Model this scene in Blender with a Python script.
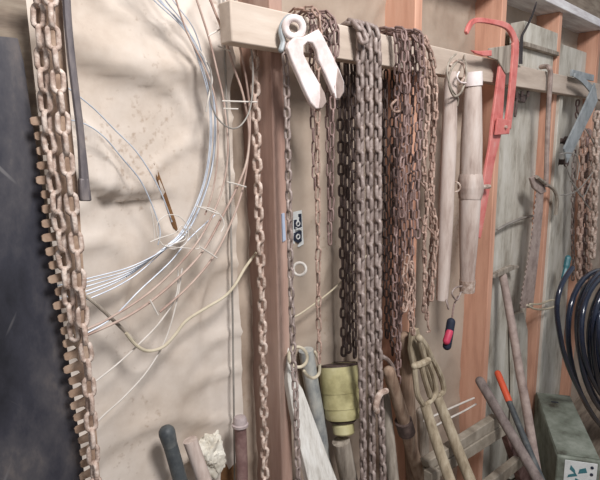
import bpy, bmesh, math, random
from mathutils import Vector, Matrix, noise
random.seed(7)
for o in list(bpy.data.objects): bpy.data.objects.remove(o)
S = bpy.context.scene
COL = S.collection

# ------------------------------------------------------------------ camera
FPX = 513.0
CAM = Vector((0, -0.887, 1.75))
_x = Vector((525, -105, FPX)).normalized()
_d = Vector((50, 2760, FPX)); _d = (_d - _x * _d.dot(_x)).normalized()
_y = _d.cross(_x)
if _y.z < 0: _y = -_y
AX = [_x, _y, -_d]                       # world axes seen from the camera (right, down, forward)
RIGHT = Vector((AX[0].x, AX[1].x, AX[2].x))
DOWN = Vector((AX[0].y, AX[1].y, AX[2].y))
FWD = Vector((AX[0].z, AX[1].z, AX[2].z))
cd = bpy.data.cameras.new('camera'); cam = bpy.data.objects.new('camera', cd); COL.objects.link(cam)
cam.matrix_world = Matrix(((RIGHT.x, -DOWN.x, -FWD.x, CAM.x), (RIGHT.y, -DOWN.y, -FWD.y, CAM.y),
                           (RIGHT.z, -DOWN.z, -FWD.z, CAM.z), (0, 0, 0, 1)))
cd.sensor_width = 36; cd.sensor_fit = 'HORIZONTAL'; cd.lens = FPX / 600 * 36; cd.clip_start = 0.02
S.camera = cam

# ------------------------------------------------------------------ world, lights, exposure
w = bpy.data.worlds.new('world'); S.world = w; w.use_nodes = True
w.node_tree.nodes['Background'].inputs[0].default_value = (0.92, 0.94, 1.0, 1)
w.node_tree.nodes['Background'].inputs[1].default_value = 0.33
def area(name, loc, target, sx, sy, power, color):
    l = bpy.data.lights.new(name, 'AREA'); l.shape = 'RECTANGLE'; l.size = sx; l.size_y = sy
    l.energy = power; l.color = color
    o = bpy.data.objects.new(name, l); COL.objects.link(o); o.location = loc
    o.rotation_euler = (Vector(target) - Vector(loc)).to_track_quat('-Z', 'Y').to_euler()
area('skylight_daylight', (0.35, -1.75, 3.4), (1.0, 0, 1.8), 0.55, 0.55, 74, (1.0, 0.98, 0.98))
S.view_settings.view_transform = 'Standard'; S.view_settings.look = 'None'
S.view_settings.exposure = 0.24; S.view_settings.gamma = 1.0; S.view_settings.use_curve_mapping = False

# ------------------------------------------------------------------ helpers
def ray(px, py):
    c = Vector(((px - 300) / FPX, (py - 240) / FPX, 1))
    return RIGHT * c.x + DOWN * c.y + FWD * c.z
def at(px, py, y):                       # point on the vertical plane at distance y from the stud fronts
    d = ray(px, py); return CAM + d * ((y - CAM.y) / d.y)
def atz(px, py, z):
    d = ray(px, py); return CAM + d * ((z - CAM.z) / d.z)
def depth(P): return (P - CAM).dot(FWD)
def px(n, P): return n * depth(P) / FPX  # size in metres of n photo pixels at P
def lean(x1, y1, ya, x2, y2, yf, z0=0.0):  # a tool leaning: top at depth ya, foot on the floor at depth yf
    T = at(x1, y1, ya); lo, hi = ya - 1.0, ya + 0.05
    for _ in range(50):
        m = (lo + hi) / 2; B = at(x2, y2, m)
        d = B - T; F = T + d * ((z0 - T.z) / d.z) if d.z < -1e-6 else T + d * 50
        if F.y < yf: lo = m
        else: hi = m
    return T, F
def link(o): COL.objects.link(o); return o
def tag(o, label=None, cat=None, group=None, kind=None):
    for k, v in (('label', label), ('category', cat), ('group', group), ('kind', kind)):
        if v: o[k] = v
    return o
def thing(name, label, cat, loc, group=None):
    o = link(bpy.data.objects.new(name, None)); o.location = loc; o.empty_display_size = 0.03
    return tag(o, label, cat, group)
def origin(o):
    v = Vector((0, 0, 0))
    while o: v = v + Vector(o.location); o = o.parent
    return v
class M:
    def __init__(s): s.v = []; s.f = []
    def add(s, vs, fs):
        b = len(s.v); s.v += [Vector(v) for v in vs]; s.f += [[i + b for i in f] for f in fs]; return s
    def tube(s, pts, r, n=10, caps=True, closed=False, round_ends=False, flat=1.0, up=None):
        pts = [Vector(p) for p in pts]; k = len(pts)
        rs = [r] * k if not isinstance(r, (list, tuple)) else list(r)
        if round_ends:
            t0 = (pts[0] - pts[1]).normalized(); t1 = (pts[-1] - pts[-2]).normalized()
            r0, r1 = rs[0], rs[-1]
            a = [(pts[0] + t0 * r0 * q, r0 * e) for q, e in ((.95, .25), (.75, .65), (.4, .92))]
            b = [(pts[-1] + t1 * r1 * q, r1 * e) for q, e in ((.4, .92), (.75, .65), (.95, .25))]
            pts = [p for p, _ in a] + pts + [p for p, _ in b]; rs = [q for _, q in a] + rs + [q for _, q in b]; k = len(pts)
        vs = []; nrm = None
        for i in range(k):
            if closed: t = (pts[(i + 1) % k] - pts[i - 1])
            else: t = pts[min(i + 1, k - 1)] - pts[max(i - 1, 0)]
            t.normalize()
            if nrm is None:
                nrm = Vector(up) if up else (Vector((0, 1, 0)) if abs(t.y) < .9 else Vector((1, 0, 0)))
            nrm = (nrm - t * nrm.dot(t)).normalized(); bi = t.cross(nrm)
            for j in range(n):
                a = 2 * math.pi * j / n
                vs.append(pts[i] + nrm * math.cos(a) * rs[i] * flat + bi * math.sin(a) * rs[i])
        fs = []
        for i in range(k if closed else k - 1):
            for j in range(n):
                a = i * n + j; b = i * n + (j + 1) % n; c = ((i + 1) % k) * n + (j + 1) % n; d = ((i + 1) % k) * n + j
                fs.append([a, b, c, d])
        if caps and not closed: fs.append(list(range(n))[::-1]); fs.append([(k - 1) * n + j for j in range(n)])
        return s.add(vs, fs)
    def prism(s, poly, ex):
        ex = Vector(ex); poly = [Vector(p) for p in poly]; n = len(poly)
        return s.add(poly + [p + ex for p in poly],
                     [list(range(n))[::-1], list(range(n, 2 * n))] + [[i, (i + 1) % n, n + (i + 1) % n, n + i] for i in range(n)])
    def box(s, a, b):
        a = Vector(a); b = Vector(b)
        return s.prism([a, (b.x, a.y, a.z), (b.x, a.y, b.z), (a.x, a.y, b.z)], (0, b.y - a.y, 0))
    def beam(s, p, q, wid, thk, wdir):   # board from p to q, width along wdir
        p = Vector(p); q = Vector(q); t = (q - p).normalized(); wd = Vector(wdir); wd = (wd - t * wd.dot(t)).normalized()
        th = t.cross(wd) * thk / 2; wd = wd * wid / 2
        return s.prism([p - wd - th, p + wd - th, p + wd + th, p - wd + th], q - p)
    def lathe(s, base, axis, prof, n=24):
        ax = Vector(axis).normalized(); u = ax.orthogonal().normalized(); v = ax.cross(u); vs = []; k = len(prof)
        for h, r in prof:
            for j in range(n):
                a = 2 * math.pi * j / n; vs.append(Vector(base) + ax * h + (u * math.cos(a) + v * math.sin(a)) * r)
        fs = [[i * n + j, i * n + (j + 1) % n, (i + 1) * n + (j + 1) % n, (i + 1) * n + j] for i in range(k - 1) for j in range(n)]
        fs += [list(range(n))[::-1], [(k - 1) * n + j for j in range(n)]]
        return s.add(vs, fs)
    def torus(s, c, nrm, R, r, n=20, m=8):
        a = Vector(nrm).normalized(); u = a.orthogonal().normalized(); v = a.cross(u)
        return s.tube([Vector(c) + (u * math.cos(2 * math.pi * i / n) + v * math.sin(2 * math.pi * i / n)) * R for i in range(n)], r, m, closed=True, up=a)
    def build(s, name, mat, parent=None, bevel=0, sharp=40, seg=2):
        og = origin(parent) if parent else Vector((0, 0, 0)); loc = Vector((0, 0, 0))
        if not parent:
            xs = [v.x for v in s.v]; ys = [v.y for v in s.v]; zs = [v.z for v in s.v]
            loc = Vector(((min(xs) + max(xs)) / 2, (min(ys) + max(ys)) / 2, min(zs))); og = loc
        me = bpy.data.meshes.new(name); me.from_pydata([v - og for v in s.v], [], s.f)
        bm = bmesh.new(); bm.from_mesh(me); bmesh.ops.recalc_face_normals(bm, faces=bm.faces); bm.to_mesh(me); bm.free()
        me.materials.append(mat); me.shade_smooth(); me.set_sharp_from_angle(angle=math.radians(sharp))
        o = link(bpy.data.objects.new(name, me)); o.location = loc
        if parent: o.parent = parent
        if bevel:
            b = o.modifiers.new('bevel', 'BEVEL'); b.width = bevel; b.segments = seg; b.limit_method = 'ANGLE'; b.angle_limit = math.radians(35)
            b.harden_normals = False
        return o
def spline(pts, n=8, closed=False):      # Catmull-Rom
    P = [Vector(p) for p in pts]; k = len(P); out = []
    for i in range(k if closed else k - 1):
        if closed: a, b, c, d = P[i - 1], P[i], P[(i + 1) % k], P[(i + 2) % k]
        else: a, b, c, d = P[max(i - 1, 0)], P[i], P[i + 1], P[min(i + 2, k - 1)]
        for j in range(n):
            t = j / n
            out.append(.5 * ((2 * b) + (c - a) * t + (2 * a - 5 * b + 4 * c - d) * t * t + (3 * b - a - 3 * c + d) * t ** 3))
    if not closed: out.append(P[-1])
    return out
def ppath(pp, y, n=8, jit=0):            # photo polyline -> world spline; entries (px,py[,y])
    return spline([at(p[0], p[1], (p[2] if len(p) > 2 else y) + random.uniform(-jit, jit)) for p in pp], n)

# ------------------------------------------------------------------ materials
def mat(name, cols, scale=20, stretch=(1, 1, 1), rough=.8, metal=0, bump=.2, bscale=None, var=.0, detail=6, spec=.4, pos=None):
    m = bpy.data.materials.new(name); m.use_nodes = True; N = m.node_tree.nodes; L = m.node_tree.links
    b = N['Principled BSDF']; b.inputs['Roughness'].default_value = rough; b.inputs['Metallic'].default_value = metal
    b.inputs['Specular IOR Level'].default_value = spec
    tc = N.new('ShaderNodeTexCoord'); mp = N.new('ShaderNodeMapping'); mp.inputs['Scale'].default_value = stretch
    oi = N.new('ShaderNodeObjectInfo'); va = N.new('ShaderNodeVectorMath'); va.operation = 'MULTIPLY_ADD'
    cx = N.new('ShaderNodeCombineXYZ')
    for i in range(3): L.new(oi.outputs['Random'], cx.inputs[i])
    L.new(cx.outputs[0], va.inputs[0]); va.inputs[1].default_value = (13, 17, 19); L.new(mp.outputs[0], va.inputs[2])
    L.new(tc.outputs['Object'], mp.inputs[0])
    nz = N.new('ShaderNodeTexNoise'); nz.inputs['Scale'].default_value = scale; nz.inputs['Detail'].default_value = detail
    nz.inputs['Roughness'].default_value = .65; L.new(va.outputs[0], nz.inputs['Vector'])
    r = N.new('ShaderNodeValToRGB'); e = r.color_ramp.elements
    ps = pos or [.3 + .4 * i / (len(cols) - 1) for i in range(len(cols))]
    while len(e) < len(cols): e.new(.5)
    for i, c in enumerate(cols): e[i].position = ps[i]; e[i].color = (*[srgb(q) for q in c], 1)
    L.new(nz.outputs['Fac'], r.inputs[0]); out = r.outputs[0]
    if var:
        h = N.new('ShaderNodeHueSaturation'); mr = N.new('ShaderNodeMapRange')
        mr.inputs['To Min'].default_value = 1 - var; mr.inputs['To Max'].default_value = 1 + var
        L.new(oi.outputs['Random'], mr.inputs['Value']); L.new(mr.outputs[0], h.inputs['Value']); L.new(out, h.inputs['Color']); out = h.outputs[0]
    L.new(out, b.inputs['Base Color'])
    if bump:
        n2 = N.new('ShaderNodeTexNoise'); n2.inputs['Scale'].default_value = bscale or scale * 3; n2.inputs['Detail'].default_value = 5
        L.new(va.outputs[0], n2.inputs['Vector'])
        bp = N.new('ShaderNodeBump'); bp.inputs['Strength'].default_value = bump; bp.inputs['Distance'].default_value = .004
        L.new(n2.outputs['Fac'], bp.inputs['Height']); L.new(bp.outputs[0], b.inputs['Normal'])
    return m
def srgb(v):
    v /= 255; return v / 12.92 if v <= .04045 else ((v + .055) / 1.055) ** 2.4
def flat(name, c, rough=.6, metal=0): return mat(name, [c, tuple(min(255, q * 1.08) for q in c)], 40, rough=rough, metal=metal, bump=.05)

RUST_PALE = mat('dusty pale rust', [(134, 110, 98), (178, 156, 142), (210, 194, 182)], 70, rough=.65, var=.10, bump=.4, pos=[.3, .48, .62])
RUST_PINK = mat('pinkish rust', [(112, 88, 78), (164, 136, 122), (198, 176, 162)], 80, rough=.7, var=.15, bump=.4)
RUST_GREY = mat('grey brown rust', [(104, 88, 82), (144, 128, 121), (178, 164, 157)], 45, rough=.5, var=.12, bump=.25, spec=.6)
RUST_RED = mat('red brown rust', [(98, 76, 72), (130, 106, 100), (160, 136, 130)], 50, rough=.55, var=.15, bump=.25, spec=.5)
RUST_DARK_SHADE = mat('dark rust and shade', [(58, 46, 44), (80, 66, 62), (104, 88, 82)], 50, rough=.6, var=.15, bump=.25)  # dark iron parts; also carries the painted shade of the chains behind the rail
SAW = mat('brown saw steel', [(112, 88, 72), (158, 132, 112), (190, 168, 148)], 18, rough=.65, metal=.15, bump=.15)
SAWG = mat('pinkish grey saw steel', [(132, 116, 110), (164, 146, 138), (186, 170, 160)], 25, rough=.7, metal=.1, bump=.15)
IRON = mat('dark iron bar', [(70, 64, 66), (104, 98, 100), (140, 130, 126)], 30, (1, 1, .3), rough=.6, metal=.3, bump=.2)
BLACK = mat('black steel', [(36, 36, 42), (56, 56, 64), (78, 76, 80), (126, 116, 110)], 5, (1.6, 1, .8), rough=.5, metal=.2, bump=.2, detail=12, pos=[.32, .48, .58, .76])
GALV = mat('galvanised wire', [(164, 172, 184), (212, 218, 226)], 20, rough=.45, metal=.2, bump=0)
WIRE_RUST = mat('rusted wire', [(150, 120, 108), (204, 184, 170)], 14, rough=.7, bump=0)
WIRE_PALE = mat('pale wire', [(196, 188, 178), (226, 220, 212)], 14, rough=.6, bump=0)
WIRE_GREY = mat('grey wire', [(120, 114, 108), (170, 164, 156)], 14, rough=.6, metal=.2, bump=0)
CORD = mat('cream cable', [(178, 166, 142), (206, 196, 174)], 20, rough=.7, bump=.1)
STUD = mat('old red pine', [(170, 124, 104), (204, 156, 132), (216, 172, 148)], 4, (4, 4, .4), rough=.85, bump=.15, bscale=30, spec=.2)
RAIL = mat('pale lumber', [(176, 160, 146), (196, 180, 165), (210, 196, 182)], 5, (.6, 4, 4), rough=.85, bump=.15, spec=.2)
STUDG = mat('greyed pink pine', [(146, 116, 104), (176, 146, 132), (196, 170, 156)], 4, (4, 4, .4), rough=.85, bump=.15, bscale=30, spec=.2)
FRAMEW = mat('grey brown board', [(118, 108, 96), (146, 136, 122), (168, 158, 144)], 14, rough=.85, bump=.2, spec=.2)
WHITEW = mat('whitewashed board', [(140, 130, 116), (196, 191, 179), (216, 212, 203)], 6, (2.2, 2, .7), rough=.85, bump=.15, spec=.2)
PLATE = mat('painted plate', [(190, 184, 184), (222, 218, 218), (242, 242, 242)], 10, (.6, 4, 4), rough=.8, bump=.2)
DARKWOOD = mat('dark board', [(92, 80, 70), (130, 116, 102), (158, 146, 130)], 8, (.6, 4, 4), rough=.9, bump=.3)
GREYWOOD = mat('weathered grey wood', [(106, 96, 86), (152, 142, 130), (186, 176, 162)], 12, (4, 4, .5), rough=.85, bump=.3, bscale=40, spec=.2)
PALEWOOD = mat('bleached wood', [(158, 138, 128), (196, 180, 170), (212, 200, 192)], 9, (3, 3, .6), rough=.8, bump=.2, bscale=40, spec=.2)
WHITEWOOD = mat('whitish splintered wood', [(176, 170, 160), (220, 216, 208), (238, 236, 230)], 12, (5, 5, .4), rough=.85, bump=.5, bscale=40, spec=.2)
BLUEGREY = mat('mottled blue grey paint', [(112, 116, 120), (166, 168, 164), (196, 194, 184)], 26, (1, 1, .5), rough=.7, bump=.3)
BROWNWOOD = mat('brown handle wood', [(108, 86, 72), (148, 124, 106), (178, 156, 136)], 12, (4, 4, .4), rough=.8, bump=.2, spec=.2)
KHAKI = mat('khaki handle', [(126, 112, 92), (162, 148, 126), (186, 174, 152)], 16, (3, 3, .5), rough=.8, bump=.2, spec=.2)
WHITEIRON = mat('white painted iron', [(196, 178, 172), (232, 218, 214), (244, 236, 234)], 14, rough=.6, bump=.2)
REDP = mat('worn red paint', [(158, 84, 78), (204, 112, 106), (214, 136, 128), (206, 180, 170)], 16, rough=.55, bump=.15, pos=[.25, .42, .62, .78])
ORANGE = flat('orange grip', (206, 88, 58), .5)
RUBBER = mat('black rubber', [(52, 56, 60), (74, 78, 80), (104, 106, 104)], 24, rough=.55, bump=.15)
HOSE = mat('black hose', [(22, 30, 48), (32, 42, 62)], 20, rough=.2, bump=.03, spec=.8)
YELLOW = mat('dull yellow plastic', [(140, 132, 92), (186, 178, 132), (206, 200, 160)], 10, rough=.5, bump=.1)
GREEN = mat('dusty grey green steel', [(70, 66, 56), (124, 130, 118), (156, 161, 150)], 9, rough=.65, metal=.1, bump=.15)
DUSTGREEN = mat('dusty pinkish steel', [(120, 112, 100), (150, 142, 130), (166, 158, 146)], 9, rough=.7, bump=.15)
GALVFLAT = mat('galvanised steel strap', [(122, 128, 130), (156, 162, 164), (180, 186, 188)], 14, rough=.5, metal=.15, bump=.1)
DARKSTEEL = mat('dark blade steel', [(40, 36, 38), (62, 56, 56), (90, 82, 80)], 20, rough=.6, metal=.2, bump=.1)
LILAC = mat('worn lilac grey steel', [(150, 136, 134), (180, 166, 164), (200, 188, 184)], 12, rough=.7, bump=.1)
DARKHANDLE = mat('dark greyed wood', [(92, 82, 78), (122, 110, 106), (146, 134, 128)], 9, (4, 4, .5), rough=.8, bump=.2, spec=.2)
PIPE = mat('rusty purple pipe', [(84, 60, 56), (126, 98, 94), (150, 124, 118)], 22, rough=.6, metal=.2, bump=.2)
PAPER = mat('crumpled paper', [(178, 168, 150), (214, 208, 194), (230, 226, 214)], 20, rough=.9, bump=.3)
NAVY = flat('navy print', (32, 38, 54), .7)
LABELW = flat('pale label', (206, 208, 206), .7)
TEAL = flat('teal plastic', (62, 112, 120), .4)
PINKP = flat('pink red plastic', (186, 62, 88), .5)
BROWN = mat('brown wood', [(92, 62, 38), (134, 98, 62)], 30, rough=.9)

def sheet_material(name, cols):
    m = mat(name, cols, 2.6, rough=.75, bump=.25, bscale=14, detail=9, pos=[.22, .4, .56, .8], spec=.25)
    N = m.node_tree.nodes; L = m.node_tree.links; b = N['Principled BSDF']
    src = b.inputs['Base Color'].links[0].from_socket
    tc = N.new('ShaderNodeTexCoord'); nz = N.new('ShaderNodeTexNoise'); nz.inputs['Scale'].default_value = 80; nz.inputs['Detail'].default_value = 3
    L.new(tc.outputs['Object'], nz.inputs['Vector'])
    n2 = N.new('ShaderNodeTexNoise'); n2.inputs['Scale'].default_value = 3.2; L.new(tc.outputs['Object'], n2.inputs['Vector'])
    mu = N.new('ShaderNodeMath'); mu.operation = 'MULTIPLY'; L.new(nz.outputs['Fac'], mu.inputs[0]); L.new(n2.outputs['Fac'], mu.inputs[1])
    r = N.new('ShaderNodeValToRGB'); r.color_ramp.elements[0].position = .34; r.color_ramp.elements[1].position = .44; r.color_ramp.elements[1].color = (.65, .65, .65, 1)
    L.new(mu.outputs[0], r.inputs[0])
    mx = N.new('ShaderNodeMix'); mx.data_type = 'RGBA'; L.new(r.outputs[0], mx.inputs['Factor'])
    L.new(src, mx.inputs['A']); mx.inputs['B'].default_value = (srgb(158), srgb(138), srgb(120), 1)
    L.new(mx.outputs['Result'], b.inputs['Base Color']); return m
SHEET = sheet_material('cream wall paper', [(158, 138, 124), (192, 178, 164), (211, 200, 189), (224, 217, 208)])
TANSHEET = sheet_material('tan backing paper', [(140, 120, 104), (166, 148, 132), (180, 164, 148), (194, 180, 166)])
def scratch(m):
    N = m.node_tree.nodes; L = m.node_tree.links; b = N['Principled BSDF']; src = b.inputs['Base Color'].links[0].from_socket
    tc = N.new('ShaderNodeTexCoord'); fac = None
    for rot, sc, off in ((.5, (60, 1, 5), 0), (-.7, (70, 1, 6), 3), (.1, (50, 1, 3), 7)):
        mp = N.new('ShaderNodeMapping'); mp.vector_type = 'TEXTURE'; mp.inputs['Rotation'].default_value = (0, rot, 0); mp.inputs['Scale'].default_value = tuple(1 / q for q in sc); mp.inputs['Location'].default_value = (off, 0, off)
        nz = N.new('ShaderNodeTexNoise'); nz.inputs['Scale'].default_value = 1; nz.inputs['Detail'].default_value = 2
        L.new(tc.outputs['Object'], mp.inputs[0]); L.new(mp.outputs[0], nz.inputs['Vector'])
        r = N.new('ShaderNodeValToRGB'); r.color_ramp.elements[0].position = .68; r.color_ramp.elements[1].position = .76; L.new(nz.outputs['Fac'], r.inputs[0])
        if fac is None: fac = r.outputs[0]
        else:
            mu = N.new('ShaderNodeMath'); mu.operation = 'MAXIMUM'; L.new(fac, mu.inputs[0]); L.new(r.outputs[0], mu.inputs[1]); fac = mu.outputs[0]
    m2 = N.new('ShaderNodeMath'); m2.operation = 'MULTIPLY'; L.new(fac, m2.inputs[0]); m2.inputs[1].default_value = .6
    mx = N.new('ShaderNodeMix'); mx.data_type = 'RGBA'; L.new(m2.outputs[0], mx.inputs['Factor']); L.new(src, mx.inputs['A'])
    mx.inputs['B'].default_value = (.20, .19, .19, 1); L.new(mx.outputs['Result'], b.inputs['Base Color'])
scratch(BLACK)

# ------------------------------------------------------------------ the setting
def struct(name, mb, m, **k): return tag(mb.build(name, m, **k), kind='structure')
RF = -0.038                              # front face of the rail
fl = M().box((-3, -4, -.05), (7, .2, 0)); struct('floor', fl, DARKWOOD)
def gauss(v, s): return math.exp(-(v / s) ** 2)
def sheet():
    m = M(); nx, nz = 190, 210; x0, x1, z0, z1 = -.6, at(234, 250, .09).x, 0, 3.0
    def line(pp): return sorted(((at(a, b_, .06).x, at(a, b_, .06).z) for a, b_ in pp))
    RIDGE = line(((60, 20), (85, 36), (120, 54), (160, 64), (200, 64), (240, 58)))
    OVER = line(((75, 178), (92, 186), (112, 194), (130, 200), (156, 197), (190, 194), (215, 200)))
    def pl_(X, P):
        if X <= P[0][0]: return P[0][1]
        for (xa, za), (xb, zb) in zip(P, P[1:]):
            if X <= xb: return za + (zb - za) * (X - xa) / (xb - xa)
        return P[-1][1]
    vs = []
    for i in range(nx + 1):
        X = x0 + (x1 - x0) * i / nx + (.006 * noise.noise(Vector((j * .12, 0, 0))) if i == nx else 0)
        for j in range(nz + 1):
            Z = z0 + (z1 - z0) * j / nz
            y = .098
            p = Vector((X * 3.2, Z * 2.2, 3.3))
            y += .016 * noise.noise(p) + .007 * noise.noise(Vector((X * 11, Z * 5, 1))) + .0025 * noise.noise(Vector((X * 30, Z * 26, 5)))
            cr = abs(noise.noise(Vector((X * 4 + Z * 3, Z * 5 - X * 2, 9)))); y -= .010 * max(0, 1 - cr / .10)
            lft = 1
            # long horizontal pocket: the paper sags outward, then tucks back under
            zr = pl_(X, RIDGE); d = Z - zr
            y -= lft * .030 * (math.exp(-max(0, d) / .06) if d > 0 else math.exp(-(d / .042) ** 2))
            # lower overlap: upper layer of paper stands off, the layer below is tucked behind it
            ze = pl_(X, OVER) + .012 * noise.noise(Vector((X * 9, 2, 2))); d = Z - ze
            f_ = 1 / (1 + math.exp(min(60, max(-60, -d * 260)))); hx = 1 / (1 + math.exp((X - .56) * 40))
            y -= hx * .022 * f_ * math.exp(-max(0, d) / .10)
            y += hx * .012 * (1 - f_) * math.exp(min(0, d) / .12)
            y += lft * .006 * noise.noise(Vector((X * 16 + 2 * noise.noise(Vector((X * 3, Z * 3, 0))), Z * 2.2, 12)))
            y -= .020 * math.exp((X - x1) / .03)      # loose right edge curls off the wall
            vs.append((X, min(max(y, .03), .126 if X < x1 - .08 else .092), Z))
    fs = [[i * (nz + 1) + j, (i + 1) * (nz + 1) + j, (i + 1) * (nz + 1) + j + 1, i * (nz + 1) + j + 1] for i in range(nx) for j in range(nz)]
    m.add(vs, fs); return m
def backing():
    m = M(); nx, nz = 260, 150; vs = []; xs = at(234, 250, .09).x - .045
    for i in range(nx + 1):
        X = xs + (5.7 - xs) * (i / nx) ** 1.3
        for j in range(nz + 1):
            Z = 3.0 * j / nz
            y = .104 + .008 * noise.noise(Vector((X * 4, Z * 2.4, 7))) + .006 * noise.noise(Vector((X * 12, Z * 5, 2))) + .0015 * noise.noise(Vector((X * 34, Z * 30, 5)))
            cr = abs(noise.noise(Vector((X * 4 + Z * 3, Z * 4 - X * 2, 19)))); y -= .008 * max(0, 1 - cr / .10)
            vs.append((X, min(y, .120), Z))
    return m.add(vs, [[i * (nz + 1) + j, (i + 1) * (nz + 1) + j, (i + 1) * (nz + 1) + j + 1, i * (nz + 1) + j + 1] for i in range(nx) for j in range(nz)])
wall = struct('wall_back', sheet(), SHEET, sharp=180)
wall2 = struct('wall_bay', backing(), TANSHEET, sharp=180)
bpy.context.view_layer.update()
def onwall(a, b_, off=0):                # point on the paper, standing off by off
    d = ray(a, b_).normalized(); ok, p, n_, i_ = wall.ray_cast(CAM - wall.location, d)
    if ok: return p + wall.location + Vector((0, -off, 0))
    ok, p, n_, i_ = wall2.ray_cast(CAM - wall2.location, d)
    return p + wall2.location + Vector((0, -off, 0)) if ok else at(a, b_, .09)

bk = M().box((-1.2, .135, 0), (6.2, .16, 3.0)); struct('wall_outer', bk, DARKWOOD)
# tear in the paper with brown wood behind
tp = [onwall(a, b_, .002) for a, b_ in ((153.5, 163), (158, 172), (163, 186), (166, 194), (170, 206), (175, 220), (178, 232), (173, 228), (168, 214), (164, 200), (160, 190), (156, 176))]
tear = M().prism(tp, (0, .004, 0)).build('tear', BROWN, wall); tag(tear, 'brown tear in the cream paper')
hl = [onwall(a, b_, .002) for a, b_ in ((221, 468), (226, 464), (229, 470), (233, 465), (238, 462), (243, 470), (245, 490), (220, 490))]
tag(M().prism(hl, (0, .004, 0)).build('tear', BROWN, wall), 'ragged brown hole in the cream paper')
SX = [.7985 + .572 * k for k in range(5)]
for k, X in enumerate(SX):
    struct('trim_%d' % (k + 1), M().box((X, 0, 0), (X + .038, .13, 2.305)), STUDG if k == 0 else STUD, bevel=.003)
P0 = at(231, 20, RF)
struct('trim_6', M().box((P0.x, RF, 1.952), (3.6, 0, 2.031)), RAIL, bevel=.003)
struct('trim_7', M().box((-.5, -.025, 2.305), (4.6, .12, 2.343)), PLATE, bevel=.003)
struct('trim_8', M().box((-.5, .02, 2.343), (4.6, .12, 2.75)), DARKWOOD)
# whitewashed boards between the third and fourth studs
a0 = SX[2] + .038; a1 = SX[3]
struct('trim_9', M().box((a0 + .002, .055, 0), (a0 + .30, .075, 1.97)), WHITEW, bevel=.003)
struct('trim_10', M().box((a0 + .305, .058, 0), (a1 - .002, .078, 1.97)), WHITEW, bevel=.003)
bl = thing('wall_block', 'short whitewashed board nailed above the rail between two studs', 'board', (a1 - .12, .04, 2.03))
pa = at(523, 32, .03); pb = at(545, 51, .03)
pa = at(524, 40, 0)
M().box((pa.x, .0, 2.135), (a1 - .002, .06, 2.215)).build('board', WHITEW, bl, bevel=.004)
M().box((pa.x, -.012, 2.116), (a1 - .004, .06, 2.134)).build('ledge', GREYWOOD, bl, bevel=.003)
M().box((pa.x + .005, .01, 2.032), (a1 - .01, .06, 2.117)).build('lower_board', WHITEW, bl, bevel=.004)
# slat to the right of the fourth stud
struct('trim_11', M().box((SX[3] + .04, -.012, .3), (SX[3] + .085, .006, 1.95)), WHITEW, bevel=.003)
struct('trim_12', M().box((SX[3] + .10, .05, 0), (SX[4] - .004, .07, 2.2)), WHITEW, bevel=.003)
# brown corner board at far left
struct('trim_13', M().box((at(-60, 20, .03).x, .0, 0), (at(22, 20, .03).x, .045, 2.305)), DARKWOOD, bevel=.003)

# ------------------------------------------------------------------ black steel sheet, crosscut saw and chains on the left
e = [(18, 38), (24, 62), (30, 104), (40, 170), (50, 240), (60, 300), (72, 380), (84, 470), (96, 560)]
pl = [at(a, b_, -.035) for a, b_ in [(-150, 20), (-60, 30)] + e]
pl += [Vector((pl[-1].x + .01, -.035, .001)), Vector((pl[0].x, -.035, .001))]
tag(M().prism(pl, (0, .006, 0)).build('steel_sheet', BLACK, bevel=.001), 'large black scratched steel sheet standing at the left edge behind the chains', 'steel sheet')

def saw(name, label, left, right, y, m, pitch_px, tooth_px, thk=.004, spike=False, skip=0):
    # left / right: photo polylines from top to bottom; teeth along the left edge
    L_ = [at(a, b_, y) for a, b_ in left]; R_ = [at(a, b_, y) for a, b_ in right]
    # resample left edge
    pts = []; seg = [0]
    for i in range(1, len(L_)): seg.append(seg[-1] + (L_[i] - L_[i - 1]).length)
    pitch = px(pitch_px, L_[len(L_) // 2]); tw = px(tooth_px, L_[len(L_) // 2])
    def pos(s):
        for i in range(1, len(seg)):
            if s <= seg[i]: return L_[i - 1].lerp(L_[i], (s - seg[i - 1]) / (seg[i] - seg[i - 1])), (L_[i] - L_[i - 1]).normalized()
        return L_[-1], (L_[-1] - L_[-2]).normalized()
    s = 0; poly = []
    while s + pitch < seg[-1]:
        shape = ((0, 0), (.0, 0), (.5, 1), (1, 0)) if spike else ((0, 0), (.22, -.12), (.30, .25), (.34, .85), (.46, 1), (.76, 1), (.88, .85), (.90, .25), (.97, -.08))
        k = random.uniform(.75, 1.1)
        if s < skip * seg[-1]: poly.append(pos(s)[0]); s += pitch; continue
        for u, h in shape:
            p, t = pos(s + u * pitch); nrm = Vector((t.z, 0, -t.x)); nrm = nrm if nrm.x < 0 else -nrm
            poly.append(p + nrm * h * tw * (k if h > 0 else 1))
        s += pitch
    poly += [L_[-1]] + R_[::-1]
    return poly
lf = [(35, -30), (37, 40), (40, 90), (46, 130), (51, 165), (55, 210), (60, 250), (68, 300), (74, 340), (82, 390), (88, 430), (93, 475), (97, 520)]
rg = [(60, -30), (66, 60), (72, 130), (79, 200), (83, 260), (86, 300), (89, 350), (94, 400), (98, 450), (103, 520)]
poly = saw('', '', lf, rg, -.062, SAW, 14, 14, skip=.22)
cs = M().prism(poly, (0, .004, 0)).build('crosscut_saw', SAW)
tag(cs, 'large brown crosscut saw blade hanging teeth outward behind the left chains', 'saw')

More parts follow.
